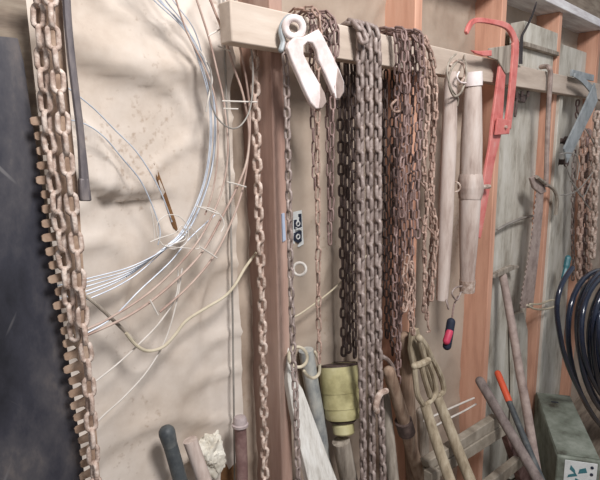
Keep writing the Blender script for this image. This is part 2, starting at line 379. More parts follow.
_links = {}
def link_mesh(kind, m):
    key = (kind, m.name)
    if key in _links: return _links[key]
    L, W, r, n = LINKS[kind]; R = W / 2 - r; h = L / 2 - r - R; pts = []
    for i in range(n + 1): a = math.pi * i / n; pts.append((R * math.cos(a), 0, h + R * math.sin(a)))
    for i in range(n + 1): a = math.pi + math.pi * i / n; pts.append((R * math.cos(a), 0, -h + R * math.sin(a)))
    mb = M().tube(pts, r, 7, closed=True, up=(0, 1, 0))
    me = bpy.data.meshes.new('chain_link'); me.from_pydata(mb.v, [], mb.f); me.shade_smooth(); me.materials.append(m)
    _links[key] = me; return me
LINKS = {'big': (.058, .036, .0082, 6), 'stout': (.0385, .0245, .0047, 6), 'log': (.0385, .0220, .0040, 6), 'heavy': (.0440, .0255, .0060, 6), 'small': (.030, .0175, .0034, 6),
         'long': (.034, .0150, .0024, 5), 'twist': (.034, .0170, .0036, 6), 'thin': (.034, .0175, .0030, 6)}
def chain(label, pts, kind, m, roll=0, step=90, jit=6, group=None, name='chain', slack=.97, wob=0):
    L, W, r, _ = LINKS[kind]; pitch = (L - 2 * r) * slack; me = link_mesh(kind, m)
    pts = [Vector(p) for p in pts]; root = thing(name, label, 'chain', pts[-1], group); og = Vector(pts[-1])
    seg = [0]
    for i in range(1, len(pts)): seg.append(seg[-1] + (pts[i] - pts[i - 1]).length)
    n = int(seg[-1] / pitch)
    def pos(s):
        for i in range(1, len(seg)):
            if s <= seg[i] + 1e-9: return pts[i - 1].lerp(pts[i], (s - seg[i - 1]) / max(1e-9, seg[i] - seg[i - 1]))
        return pts[-1]
    ang = roll
    for i in range(min(n, 100)):
        a = pos(i * pitch); b = pos((i + 1) * pitch); c = (a + b) / 2; t = (b - a).normalized()
        c = c + Vector((random.gauss(0, 1), random.gauss(0, .6), 0)) * wob
        ref = RIGHT - t * RIGHT.dot(t)
        if ref.length < .1: ref = Vector((0, 0, 1)) - t * t.z
        ref.normalize(); side = t.cross(ref)
        q = math.radians(ang + random.gauss(0, jit)); X = ref * math.cos(q) + side * math.sin(q); Y = t.cross(X)
        tl = t + X * random.gauss(0, .05); tl.normalize(); X = (X - tl * X.dot(tl)).normalized(); Y = tl.cross(X)
        o = link(bpy.data.objects.new('link', me)); o.parent = root
        o.matrix_local = Matrix(((X.x, Y.x, tl.x, c.x - og.x), (X.y, Y.y, tl.y, c.y - og.y), (X.z, Y.z, tl.z, c.z - og.z), (0, 0, 0, 1)))
        ang += step
    return root
def over_rail(pp, y=-.056, tail=.045, n=6, back=.022):
    f = ppath(pp, y, n); X = f[0].x
    top = [Vector((X, back, 2.03 - tail)), Vector((X, back, 1.99)), Vector((X, back - .005, 2.035)), Vector((X, -.019, 2.050)), Vector((X, y + .006, 2.036))]
    return top + f
chain('left strand of dusty rusty chain hanging against the toothed saw', ppath([(35, -40), (38, 10), (41, 50), (44.5, 90), (47.5, 130), (52, 165), (57, 210), (62, 245), (67, 285), (72, 318), (77, 352)], -.078), 'log', RUST_PALE, 0, 90, 7, 'chains over the crosscut saw')
chain('right strand of dusty rusty chain running the full height over the saw', ppath([(49, -40), (53, 35), (58, 80), (62, 115), (66, 150), (70, 190), (75, 230), (78, 265), (81, 300), (84, 330), (87, 360), (90, 400), (92, 440), (95, 475), (98, 520)], -.098), 'log', RUST_PALE, 55, 90, 7, 'chains over the crosscut saw')

br = ppath([(65, -40), (67, 10), (71, 55), (77, 105), (80, 130), (83, 165), (85, 200)], -.085, 6)
bb = thing('pry_bar', 'dark iron pry bar with flared tip hanging beside the left chains', 'pry bar', br[-1])
k = len(br); M().tube(br, [.0062 if i < k * .72 else .0062 + .0035 * (i / k - .72) / .28 for i in range(k)], 8, flat=.8).build('shaft', IRON, bb)
tp_ = [at(78.5, 178, -.085), at(88, 178, -.085), at(91, 201, -.085), at(79, 201, -.085)]
M().prism([p + Vector((0, -.006, 0)) for p in tp_], (0, .012, 0)).build('tip', IRON, bb, bevel=.003)

# ------------------------------------------------------------------ wire on the left wall
gw = thing('wire_coil', 'silvery galvanised wire coil bound together hanging on the cream paper', 'wire coil', at(95, 290, .03))
base = [(40, 300), (88, 288), (130, 272), (163, 250), (185, 230), (203, 190), (211, 150), (211, 104), (202, 65), (184, 30), (156, 0), (130, -30)]
for q in range(6):
    dx = random.uniform(-3, 5); fan = q * 4.2 - 10
    pp = []
    for i, (a, b_) in enumerate(base):
        wgt = max(0, 1 - abs(i - 4) / 6)
        pp.append((a + dx * (1 if i > 3 else .4) + (q * 6 - 8 if i > 8 else 0) * ((i - 8) / 3 if i > 8 else 0), b_ + (fan if i < 2 else fan * .5 if i == 2 else 0) + random.uniform(-1, 1)))
    M().tube(ppath(pp, .035 + q * .003, 8), .0013, 6).build('strand', GALV, gw)
M().tube(ppath([(60, 82), (92, 107), (115, 130), (135, 150), (150, 172), (162, 195), (172, 222)], .04), .0013, 6).build('strand', GALV, gw)
M().tube(ppath([(60, 118), (85, 124), (104, 137), (122, 158), (140, 180), (152, 205), (160, 230), (158, 245)], .042), .0013, 6).build('strand', GALV, gw)
M().tube(ppath([(215, 215), (190, 238), (170, 262), (140, 290), (112, 318), (85, 334)], .045), .0014, 6).build('strand', GALV, gw)
M().tube(spline([at(x_, y_, .03) for x_, y_ in ((158, 222), (168, 215), (180, 217), (188, 228), (186, 243), (174, 249), (162, 244), (157, 233))], 6, True), .0011, 6, closed=True).build('tie', WIRE_PALE, gw)
M().tube(ppath([(150, 242), (160, 238), (175, 233), (182, 226), (186, 238), (176, 243), (165, 246), (186, 248), (199, 248), (197, 236), (190, 226)], .028), .0011, 6).build('tie', WIRE_PALE, gw)
M().tube(ppath([(150, 207), (153, 220), (155, 242)], .03), .0009, 6).build('tie', WIRE_PALE, gw)
M().tube(ppath([(199, 50), (204, 57), (208, 68), (212, 80), (208, 100), (206, 112)], .028), .002, 6).build('tie', WIRE_PALE, gw)

rw = thing('wire_fencing', 'roll of rusty wire fencing with short cross stays beside the silvery coil', 'wire fencing', at(95, 332, .03))
for pp, r in (([(170, -20), (186, 30), (206, 70), (216, 104), (218, 150), (213, 190), (205, 215)], .0017),
              ([(190, -20), (208, 35), (218, 75), (224, 104), (228, 150), (222, 190), (206, 228), (185, 258), (150, 292), (110, 318), (85, 330)], .0021),
              ([(202, -20), (222, 30), (234, 68), (243, 95), (249, 130), (247, 160), (238, 185), (222, 217), (200, 255), (165, 290), (130, 315), (85, 336)], .0026),
              ([(222, -20), (238, 40), (247, 85), (250, 125), (247, 165), (241, 195), (230, 225), (214, 256), (190, 285), (160, 312)], .0024)):
    M().tube(ppath(pp, .02 + random.uniform(-.008, .008), 8), r, 6).build('line_wire', WIRE_RUST, rw)
for pp in ([(208, 36), (224, 27)], [(222, 101), (240, 101.5), (257, 102)], [(223, 108.5), (238, 109)], [(227, 182), (236, 184), (246, 187)], [(196, 206), (205, 209), (218, 214)], [(200, 247), (208, 252), (217, 258)], [(218, 46), (230, 51)], [(150, 300), (158, 315)]):
    M().tube(ppath(pp, .015, 4), .0017, 6).build('stay_wire', WIRE_PALE, rw)
M().tube(ppath([(200, 207), (212, 209), (221, 216), (224, 225), (221, 232)], .015), .0013, 6).build('tie', WIRE_PALE, rw)
lp = M().tube(ppath([(228, -20), (240, 15), (249, 40), (252.5, 60), (252.5, 90), (249, 112), (240, 126), (230, 128), (219, 120), (212, 106), (211, 90), (211, 72), (207, 62)], .0, 8), .0018, 8)
tag(lp.build('wire_loop', WIRE_GREY), 'stiff grey white wire loop curving under the left end of the rail', 'wire')
for pp, lb in (([(178, 270), (176, 296), (160, 322), (138, 345), (115, 366), (88, 387)], 'upper thin white wire sagging down to the chain at left'),
               ([(182, 268), (177, 300), (166, 338), (148, 370), (125, 396), (104, 415), (88, 432)], 'lower thin white wire sagging down to the chain at left')):
    tag(M().tube(ppath(pp, .04, 8), .0018, 6).build('wire', WIRE_PALE), lb, 'wire')
tag(M().tube(ppath([(126, 333), (136, 345), (148, 351), (163, 347), (175, 335), (186, 321), (206, 308), (224, 297), (235, 285), (245, 268, .05), (256, 253, .075), (262, 246, .08)], .03, 8), .0034, 8).build('cable', CORD), 'cream cable drooping across the paper below the wire coils', 'cable')
tag(M().tube(ppath([(70, 286), (90, 299), (110, 317), (135, 341)], .04, 3), .0034, 8).build('stick', GREYWOOD), 'thin grey brown stick slanting across the paper left of the cream cable', 'stick')
tag(M().tube(ppath([(223, -20), (225, 60), (229, 160), (232, 280), (234, 420), (235, 520)], .064, 3), .0024, 8).build('rod', WIRE_GREY), 'thin grey rod running down the paper beside the first stud', 'rod')
tag(M().tube(ppath([(292, 318), (303, 312), (330, 292), (350, 273), (372, 250)], .06, 6), .0026, 8).build('cable', CORD), 'short pale cable crossing behind the thin rusty chains', 'cable')

# ------------------------------------------------------------------ chains, first stud
chain('rusty chain hanging alone on the face of the first stud', ppath([(254, 30), (255.5, 100), (257.5, 170), (259.5, 230), (262, 300), (263.5, 380), (265, 480), (266, 540)], .035), 'stout', RUST_PALE, 15, 90, 8)
chain('small grey chain hanging below the white fork clevis', ppath([(283, 42), (286, 70), (287, 110), (288.5, 180), (290, 240), (291.5, 300), (293.5, 360, -.06), (296, 400, -.075), (297, 440, -.09), (299, 500, -.12)], -.055), 'small', RUST_GREY, 30, 90, 10)

# clevis: forged white fork with an eye
yc = -.085
cl = thing('clevis', 'white painted iron fork clevis with round eye on the rail', 'clevis', at(293, 40, yc))
outl = [(290, 42), (296, 37), (304, 37), (312, 33), (319, 29), (323, 35), (332, 53), (340, 70), (344.5, 82), (344.5, 92), (340, 99.5), (336, 99), (332, 89), (326, 75), (319, 60), (317, 50), (313, 43), (308, 42), (304, 46), (304, 54), (310, 66), (318, 80), (325, 93), (327, 102), (322, 109), (316, 109), (311, 103), (305, 90), (298, 74), (291.5, 59), (288, 48)]
fk = M().prism([at(a, b_, yc - .014) for a, b_ in outl], (.002, .013, 0)); fk.build('fork', WHITEIRON, cl, bevel=.003, seg=2)
for tpg in ([(320, 84), (325, 93), (327, 102), (322.5, 108.5), (319, 108.5), (320.5, 98)], [(338, 67), (344, 82), (344, 92), (340, 99), (337, 98.5), (336, 84)]):
    M().prism([at(a, b_, yc - .0155) for a, b_ in tpg], (.002, .0155, 0)).build('grey_tip', SAWG, cl, bevel=.002)  # greyer end pieces set over both prongs
ec = at(294, 27.5, yc + .008)
M().torus(ec, CAM - ec, px(8.6, ec), px(3.9, ec), 28, 10).build('eye', WHITEIRON, cl)
M().tube(ppath([(300, 21), (290, 17), (284, 22), (281, 31), (283, 42), (281, 50)], yc + .03, 5), px(3, ec), 8, round_ends=True).build('hook', GALVFLAT, cl)

# thin rusty chains over the rail behind the clevis
E = [([(313, 22), (312, 60), (312.5, 110), (314, 150), (315, 190)], 'long', -.048), ([(320, 24), (318, 70), (317.5, 150), (318, 230), (318.5, 300), (319.5, 372)], 'long', -.090),
     ([(327, 24), (327, 80), (328, 130), (329, 190), (330, 255)], 'long', -.050), ([(334, 26), (333, 80), (332, 130), (331.5, 190), (332, 232)], 'long', -.092)]
nm = ['leftmost of the four thin rusty chains draped beside the white clevis', 'second and longest of the four thin rusty chains beside the white clevis', 'third from left of the four thin rusty chains beside the white clevis', 'rightmost of the four thin rusty chains draped beside the white clevis']
for (pp, kd, yy), lb in zip(E, nm): chain(lb, over_rail(pp, yy), kd, RUST_RED if 'second' not in lb else RUST_PINK, random.uniform(0, 90), 88, 14, 'thin rusty chains beside the clevis')
chain('thin rusty chain bunched in a loop on the rail above the clevis prongs', ppath([(309, 17, -.06), (316, 14, -.062), (324, 18, -.066), (330, 30, -.066), (329, 46, -.066), (323, 38, -.066), (316, 26, -.066), (312, 36, -.066), (312, 52, -.066), (318, 40, -.07), (327, 22, -.07), (336, 24, -.066), (338, 44, -.062), (334, 62, -.06)], -.06, 5), 'long', RUST_RED, 30, 85, 15)

# strands hanging behind, below the rail; their shade is painted into the dark colour
Fc = [([(338, 50), (340, 120), (342, 220), (343, 300), (344, 358)], .040), ([(346, 50), (347, 130), (347.5, 220), (348, 300), (349, 360)], .008), ([(353, 50), (353.5, 130), (354, 220), (354, 300), (355, 358)], .042)]
for (pp, yy), lb in zip(Fc, ('leftmost of three dark chains hanging behind the rail above the yellow can', 'middle of three dark chains hanging behind the rail above the yellow can', 'rightmost of three dark chains hanging behind the rail above the yellow can')):
    chain(lb, ppath(pp, yy), 'log', RUST_DARK_SHADE, random.uniform(0, 90), 90, 9, 'dark chains above the yellow can')
# three heavy strands
G = [([(361, 34), (360, 70), (360, 130), (360.5, 210), (361, 300), (362, 380), (363, 440), (363.5, 520)], -.060, 42), ([(368.5, 36), (369, 80), (369, 140), (369.5, 220), (370, 300), (371, 380), (372, 440), (372.5, 520)], -.064, 50), ([(377, 39), (378, 80), (378, 140), (378, 220), (378, 300), (379.5, 380), (382, 440), (384, 520)], -.060, 45)]
for (pp, yy, rl), lb in zip(G, ('leftmost of three heavy grey brown chain strands hung over the rail', 'middle of three heavy grey brown chain strands hung over the rail', 'rightmost of three heavy grey brown chain strands hung over the rail')):
    chain(lb, over_rail(pp, yy), 'heavy', RUST_GREY, rl, 90, 6, 'heavy chain strands')
chain('heavy chain end lying along the rail top left of the heavy strands', ppath([(347, 25, -.02), (352, 22, -.045), (357, 26, -.06), (362, 34, -.075), (366, 46, -.082)], -.05, 5), 'heavy', RUST_GREY, 20, 90, 10)
# strands behind, between the heavy and thin bunches, coloured dark to imitate shade
D_ = [([(386, 60), (386, 150), (386.5, 240), (386.5, 300), (387, 345)], .02), ([(392, 60), (392, 150), (391, 240), (391, 320), (393, 360)], .03), ([(397, 62), (396.5, 150), (396, 230), (396.5, 330)], .012), ([(381, 60), (382, 150), (382, 240), (382, 300)], .035)]
for (pp, yy), lb in zip(D_, ('second of four dark chains in the gap between heavy and thin chains', 'third and longest of four dark chains in the gap between heavy and thin chains', 'fourth of four dark chains beside the thin rusty bunch', 'first of four dark chains just right of the heavy strands')):
    chain(lb, ppath(pp, yy), 'thin', RUST_DARK_SHADE, random.uniform(0, 90), 84, 12, 'dark chains behind the rail')
# thin bunch
H = [([(402, 36), (402, 80), (402, 130), (400, 180), (400, 230), (399, 290), (397, 340), (396, 372)], -.050), ([(407, 34), (408, 80), (407, 130), (406, 180), (404, 240), (401, 300), (398, 386)], -.074), ([(412, 33), (413, 80), (411, 130), (410, 190), (409, 240), (410, 290), (411, 340)], -.052), ([(417, 35), (418, 80), (419, 110), (416, 150), (412, 200), (412, 260), (413, 300)], -.076),
     ([(397, 34), (397, 80), (396, 140), (396, 200), (395, 270), (394, 345)], -.066), ([(421, 36), (422, 70), (421, 120), (419, 160), (417, 200), (418, 245)], -.115),
     ([(405, 40), (404, 70), (406, 100), (403, 150), (402, 190), (402, 220)], -.096)]
nm = ['second from left of the thin rusty chains bunched on the rail before the second stud', 'longest of the thin rusty chains bunched on the rail before the second stud', 'middle thin rusty chain of the bunch, ending in a doubled hank', 'thin rusty chain at the right of the bunch before the second stud', 'outermost left thin rusty chain of the bunch before the second stud', 'thin rusty chain hanging between the bunch and the twisted chains', 'short thin rusty chain lying in front of the bunch']
for (pp, yy), lb in zip(H, nm): chain(lb, over_rail(pp, yy), 'thin', RUST_RED, random.uniform(0, 90), 86, 16, 'thin rusty chains before the second stud', wob=.0012)
chain('thin rusty chain hank knotted low on the bunch', ppath([(408, 255), (405, 275), (407, 295), (404, 312), (408, 300), (412, 280), (411, 262), (414, 285), (412, 310), (413, 335), (411, 318), (412, 290)], -.100, 5), 'thin', RUST_PINK, 10, 80, 18, wob=.001)
I = [([(424, 40), (429, 52), (431, 90), (432, 140), (430, 190), (432, 240), (428, 290), (427, 325)], -.056), ([(427, 44), (433, 60), (436, 100), (434, 140), (432, 200), (436, 230), (433, 280), (430, 305)], -.082), ([(421, 38), (424, 60), (428, 110), (424, 160), (427, 200), (424, 240), (425, 280), (424, 312)], -.106)]
nm = ['left strand of the twisted rusty chain next to the wooden singletrees', 'right strand of the twisted rusty chain next to the wooden singletrees', 'loose inner strand of the twisted rusty chain bundle']
nm = [nm[0].replace('left', 'middle'), nm[1], 'left strand of the twisted rusty chain next to the wooden singletrees']
for (pp, yy), lb in zip(I, nm): chain(lb, over_rail(pp, yy), 'twist', RUST_PINK, random.uniform(0, 90), 56, 8, 'twisted rusty chains', slack=.9, wob=.001)
for pp, lb in (([(414, 175), (422, 184), (428, 190), (434, 186)], 'short rusty hook sticking out of the twisted chains'), ([(396, 100), (391, 106), (395, 112), (402, 110)], 'small curled rusty wire end on the thin bunch'), ([(420, 218), (428, 228), (436, 236), (438, 230)], 'lower rusty hook caught in the twisted chains'), ([(402, 285), (409, 292), (414, 296), (411, 302), (404, 296)], 'rusty chain hook near the knotted hank'), ([(428, 318), (428, 326), (430, 331), (427, 332)], 'small hook at the lowest end of the twisted chains')):
    tag(M().tube(ppath(pp, -.078, 5), .0034, 7, round_ends=True).build('chain_hook', RUST_PINK), lb, 'hook')

# ------------------------------------------------------------------ singletrees
def shaft_from(pp, y, n=14):             # (px,py,width px) -> tube points and radii
    pts = spline([at(a, b_, y) for a, b_, _ in pp], 6); rs = []
    for i in range(len(pts)):
        t = i / 6; k_ = min(int(t), len(pp) - 2); wv = pp[k_][2] + (pp[k_ + 1][2] - pp[k_][2]) * (t - k_); rs.append(px(wv / 2, pts[i]))
    return pts, rs
s1 = thing('singletree', 'left dusty wooden singletree tied to the rail with twine', 'singletree', at(445, 296, -.07), 'wooden singletrees')
p, r = shaft_from([(451, 72, 11), (450.5, 90, 13), (449, 140, 15), (446.5, 200, 15), (444, 260, 13.5), (442.5, 292, 12), (442, 300, 11)], -.066)
M().tube(p, r, 14).build('shaft', PALEWOOD, s1)
M().tube(ppath([(456, 54, -.08), (450, 60, -.09), (447, 72, -.095), (451, 88, -.095), (458, 98, -.09), (457, 106, -.085)], -.09), .0028, 7).build('twine', GREYWOOD, s1)
M().tube(ppath([(464, 54, -.03), (466, 66, -.09), (466, 78, -.095), (461, 92, -.095), (454, 96, -.095), (449, 84, -.095), (451, 70, -.09), (459, 60, -.085), (464, 64, -.085)], -.09), .0032, 7).build('twine', GREYWOOD, s1)
M().tube(ppath([(450, 66, -.085), (455, 61, -.085), (463, 64, -.085), (465, 75, -.09), (460, 84, -.09)], -.09), .004, 7).build('hook', RUST_PALE, s1)
c0 = at(455, 187, -.085); M().torus(c0 , CAM - c0, px(5, c0), .003, 16, 7).build('ring', RUST_PALE, s1)
c0 = at(447, 303, -.08); M().torus(c0, (.6, -1, .3), px(6, c0), .003, 18, 7).build('ring', RUST_GREY, s1)
s2 = thing('singletree', 'right pale wooden singletree with iron ferrule and centre band', 'singletree', at(466, 292, -.08), 'wooden singletrees')
p, r = shaft_from([(473, 74, 15), (473, 86, 16), (472.5, 100, 18), (471.5, 140, 21), (470.5, 185, 22), (469, 230, 19), (467.5, 270, 15), (467, 291, 13)], -.085)
M().tube(p, r, 16).build('shaft', PALEWOOD, s2)
p, r = shaft_from([(473, 72, 18), (473, 79, 18.5), (473, 86, 18.5)], -.085); fer = M().tube(p, r, 16).build('ferrule', WHITEIRON, s2)
M().tube(ppath([(466, 83), (460, 82), (457, 77), (459, 72)], -.1), .0028, 7, round_ends=True).build('hook', WHITEIRON, fer)
ba = at(470.5, 186, -.085); up_ = at(470.5, 174, -.085); 
p, r = shaft_from([(471, 174, 22), (470.5, 180, 24.5), (470.5, 186, 25.5), (470.5, 192, 24.5), (470, 199, 22)], -.085); band = M().tube(p, r, 18).build('band', PALEWOOD, s2)
M().tube([at(481, 187, -.09), at(489, 186.5, -.09)], px(2.4, ba), 8, round_ends=True).build('bolt', RUST_PALE, band)
p, r = shaft_from([(467.5, 280, 16), (467, 292, 14.5)], -.085); M().tube(p, r, 14).build('cap', RUST_PALE, s2)
M().tube(ppath([(462, 286), (455, 288), (452, 294), (457, 300), (461, 292)], -.09), .003, 7).build('hook', RUST_GREY, s2)
kn = thing('tool_handle', 'small dark grip with pink stripe dangling below the left singletree', 'handle', at(447, 348, -.08))
M().tube([at(451, 322, -.08), at(447, 346, -.08)], px(4.3, at(447, 340, -.08)), 10, round_ends=True).build('grip', NAVY, kn)
M().tube([at(449.5, 332, -.083), at(446.5, 341, -.083)], px(3.8, at(447, 340, -.08)), 10, round_ends=True).build('stripe', PINKP, kn)
M().tube(ppath([(458, 296), (454, 305), (452, 318), (451, 326)], -.08), .003, 7).build('strap', RUST_RED, kn)

# ------------------------------------------------------------------ red hook tool, sickle, rods
yr = -.07
rt = thing('fence_stretcher', 'red painted lever tool with curved hook hanging over the rail', 'fence tool', at(480, 238, yr))
def ribbon(mb, pp, y, thk, K=.78):              # flat bar of varying width: (px,py,width px)
    c = spline([at(a, b_, y) for a, b_, _ in pp], 6); n = len(c); L_ = []; R_ = []
    for i in range(n):
        t = c[min(i + 1, n - 1)] - c[max(i - 1, 0)]; t.normalize(); q = i / 6; k_ = min(int(q), len(pp) - 2)
        wv = px((pp[k_][2] + (pp[k_ + 1][2] - pp[k_][2]) * (q - k_)) / 2, c[i])
        vw = (c[i] - CAM).normalized(); nn = t.cross(vw).normalized()
        # keep the bar in the wall plane
        nn = Vector((nn.x, 0, nn.z)) if abs(nn.y) < .95 else nn
        nn = (nn - t * nn.dot(t)).normalized(); dv = vw - t * vw.dot(t); sc = abs(nn.cross(vw).length)
        L_.append(c[i] + nn * wv * K / max(.45, sc)); R_.append(c[i] - nn * wv * K / max(.45, sc))
    vs = []
    for i in range(n): vs += [L_[i], R_[i], R_[i] + Vector((0, thk, 0)), L_[i] + Vector((0, thk, 0))]
    fs = [[i * 4 + j, i * 4 + (j + 1) % 4, (i + 1) * 4 + (j + 1) % 4, (i + 1) * 4 + j] for i in range(n - 1) for j in range(4)] + [[3, 2, 1, 0], [(n - 1) * 4 + j for j in range(4)]]
    return mb.add(vs, fs)
ribbon(M(), [(467.5, 33, 4.5), (470, 27, 6.5), (474, 21.5, 6.5), (481, 20, 6), (492, 21.5, 6), (503, 24, 7), (510, 28, 8), (515, 37, 8), (516.5, 48, 7.5), (514.5, 75, 7.5), (511.5, 105, 7), (508.5, 128, 8)], yr - .012, .010).build('hook', REDP, rt, bevel=.002)
ribbon(M(), [(503.5, 64, 8), (501, 90, 10), (498, 120, 13), (495.5, 140, 13), (490.5, 165, 10), (485, 200, 8), (479, 238, 5)], yr, .010).build('lever', REDP, rt, bevel=.002)
plt = M().prism([at(a, b_, yr - .014) for a, b_ in ((498, 118), (511, 120), (509.5, 134), (496, 135))], (0, .008, 0)).build('plate', REDP, rt, bevel=.002)
c0 = at(506, 127, yr - .018); M().lathe(c0, (0, -1, 0), [(-.004, .006), (.003, .006), (.005, .003)], 12).build('rivet', RUST_PALE, plt)
M().prism([at(a, b_, yr - .004) for a, b_ in ((490, 48), (511, 45), (511, 72), (506, 74), (498, 60), (489, 57))], (0, .008, 0)).build('jaw', GREYWOOD, rt, bevel=.002)
M().prism([at(a, b_, yr - .006) for a, b_ in ((472, 50), (480, 51), (492, 50), (492, 56), (484, 56), (476, 53.5))], (0, .008, 0)).build('jaw_tip', REDP, rt, bevel=.002)
sk = thing('sickle', 'dark curved sickle blade standing on the rail behind the red tool', 'sickle', at(521, 60, -.03))
ribbon(M(), [(537, 2, 1.5), (534.5, 10, 2.6), (531, 19, 3), (526, 29, 3.4), (522.5, 36, 4), (521.5, 48, 4.5), (521, 64, 5)], -.05, .003, .7).build('blade', DARKSTEEL, sk)
hr = ppath([(541, 67, -.01), (546, 66.5, -.035), (549, 68, -.055), (550.5, 74, -.058), (549.5, 90, -.056), (548, 120, -.05), (546, 185, -.045)], -.05, 6)
tag(M().tube(hr, px(2.4, hr[10]), 8, round_ends=True).build('hook_rod', SAWG), 'long iron rod with hooked top hanging over the rail at the fourth stud', 'rod')
for q, (a, b_) in enumerate(((516.5, 92), (521.5, 93), (527, 94))):
    pass
hk = thing('hook_rack', 'small dark iron bracket with pegs under the rail beside the red tool', 'bracket', at(521, 105, .0))
M().prism([at(a, b_, -.01) for a, b_ in ((515.5, 93), (529, 95), (525, 103), (520, 101), (516, 99))], (0, .02, 0)).build('plate', RUST_DARK_SHADE, hk, bevel=.002)
for a in (516.5, 522, 528): M().tube([at(a, 91, -.02), at(a, 97, -.02)], .006, 8).build('peg', RUST_DARK_SHADE, hk)
M().tube([at(517, 100, -.01), at(515, 116, -.01)], .005, 8, round_ends=True).build('pin', RUST_DARK_SHADE, hk)

# ------------------------------------------------------------------ right-hand saw, strap, slats, chains
lf = [(538, 182), (536, 205), (532, 240), (527, 270), (523, 292), (521, 308)]
rg = [(544, 184), (543, 210), (540, 245), (536, 280), (533, 308)]
pol = saw('', '', lf, rg, -.03, SAWG, 5.2, 3.2, spike=True)
sw = thing('hand_saw', 'long dusty saw blade hanging in front of the fourth stud', 'saw', at(527, 310, -.03))
M().prism(pol, (0, .003, 0)).build('blade', SAWG, sw)
M().prism([at(a, b_, -.034) for a, b_ in ((531, 178), (537, 175), (543, 180), (547, 192), (541, 194), (534, 188))], (0, .012, 0)).build('handle', SAWG, sw, bevel=.003)
tag(M().tube(ppath([(537, 177), (546, 184), (554, 190), (557, 200), (556, 215)], -.045), px(1.8, at(546, 184, -.045)), 7).build('strap', GREYWOOD), 'grey strap looped over the top of the hanging saw', 'strap')
tag(M().tube(ppath([(527, 305), (535, 309), (546, 309), (556, 306), (560, 303), (552, 300), (540, 304), (530, 304)], -.05), px(1.0, at(540, 308, -.05)), 6).build('twine', CORD), 'pale twine tied around the foot of the fourth stud', 'twine')
tag(M().tube(ppath([(497, 230), (508, 224), (520, 219), (532, 216), (541, 215)], .03), px(1.4, at(520, 220, .03)), 6).build('wire', WIRE_GREY), 'stiff grey wire crossing the whitewashed boards behind the saw', 'wire')
gb = thing('strap_bracket', 'bent galvanised steel strap bracket over the right end of the rail', 'bracket', at(566, 155, -.12))
A_, B_, C_ = at(580, 77, -.06), at(596, 95, -.12), at(566, 156, -.10)
ribbon(M(), [(575, 75, 5), (582, 79, 7), (589, 86, 9), (596, 94, 12)], -.09, .006).build('top_arm', GALVFLAT, gb, bevel=.001)
ribbon(M(), [(596.5, 92, 13), (590, 106, 13), (580, 127, 12), (566, 156, 11)], -.095, .008, 1.35).build('side_arm', GALVFLAT, gb, bevel=.001)
M().box(at(572, 76, -.065), at(592, 75.2, -.055)).build('flange', GALVFLAT, gb, bevel=.001)
RC = [([(574, 150), (573, 200), (572.5, 240), (573.5, 268), (572, 285)], -.02, 'log', RUST_GREY, 'narrow rusty chain hanging left of the right chain bundle'),
      ([(583, 130), (582, 180), (580, 230), (579, 265), (580, 285), (584, 290), (588, 282), (589, 250), (590, 200), (592, 140)], -.07, 'big', RUST_PINK, 'heavy rusty chain hanging in a long loop above the black hose'),
      ([(588, 130), (586, 180), (584.5, 230), (584, 270), (585, 282)], -.035, 'big', RUST_RED, 'chain strand hanging inside the loop above the black hose'),
      ([(597, 112), (596, 150), (595.5, 190), (594, 232), (592, 260)], -.13, 'big', RUST_PALE, 'pale chain strand hanging at the right edge of the picture'),
      ([(578, 100), (577, 115), (579, 130), (577, 145)], -.01, 'log', RUST_RED, 'short rusty chain hanging behind the galvanised strap')]
for pp, yy, kd, mm, lb in RC: chain(lb, ppath(pp, yy), kd, mm, random.uniform(0, 90), 88, 12, 'chains above the black hose')
for pp, lb in (([(560, 154), (568, 153), (576, 155), (579, 165), (577, 180)], 'wire hooked below the galvanised strap'), ([(566, 165), (570, 177), (576, 190), (584, 196), (592, 178)], 'wire curving in front of the right chains'), ([(570, 180), (578, 190), (586, 204), (592, 210)], 'lower wire crossing the right chains'),
               ([(560, 195), (570, 194), (580, 188), (590, 176), (598, 165)], 'grey wire slanting up across the right chains'), ([(585, 128), (590, 136), (596, 150), (598, 165)], 'wire at the right edge running down beside the pale chain')):
    c0 = at(*pp[0], -.1); tag(M().tube(ppath(pp, -.12, 6), px(.65, c0), 6).build('wire', WIRE_GREY), lb, 'wire')
for a, b_, lb in ((561.5, 141, 'upper dark spool beside the slat right of the fourth stud'), (562, 162, 'lower dark spool beside the slat right of the fourth stud')):
    c0 = at(a, b_, .0); q = px(4.5, c0); tag(M().lathe(c0 + Vector((0, .03, 0)), (0, -1, 0), [(0, q), (.012, q), (.016, q * .6), (.04, q * .6), (.044, q), (.056, q)], 16).build('spool', RUST_DARK_SHADE, bevel=.001), lb, 'spool')
tl = thing('clamp', 'teal plastic clamp hanging beside the right chains', 'clamp', at(561, 290, -.06))
M().tube(ppath([(568, 258), (566, 268), (563, 280), (561, 291)], -.06), [px(w_, at(565, 270, -.06)) for w_ in [3] * 8 + [2.4] * 8 + [1.4] * 9], 8, round_ends=True).build('grip', TEAL, tl)

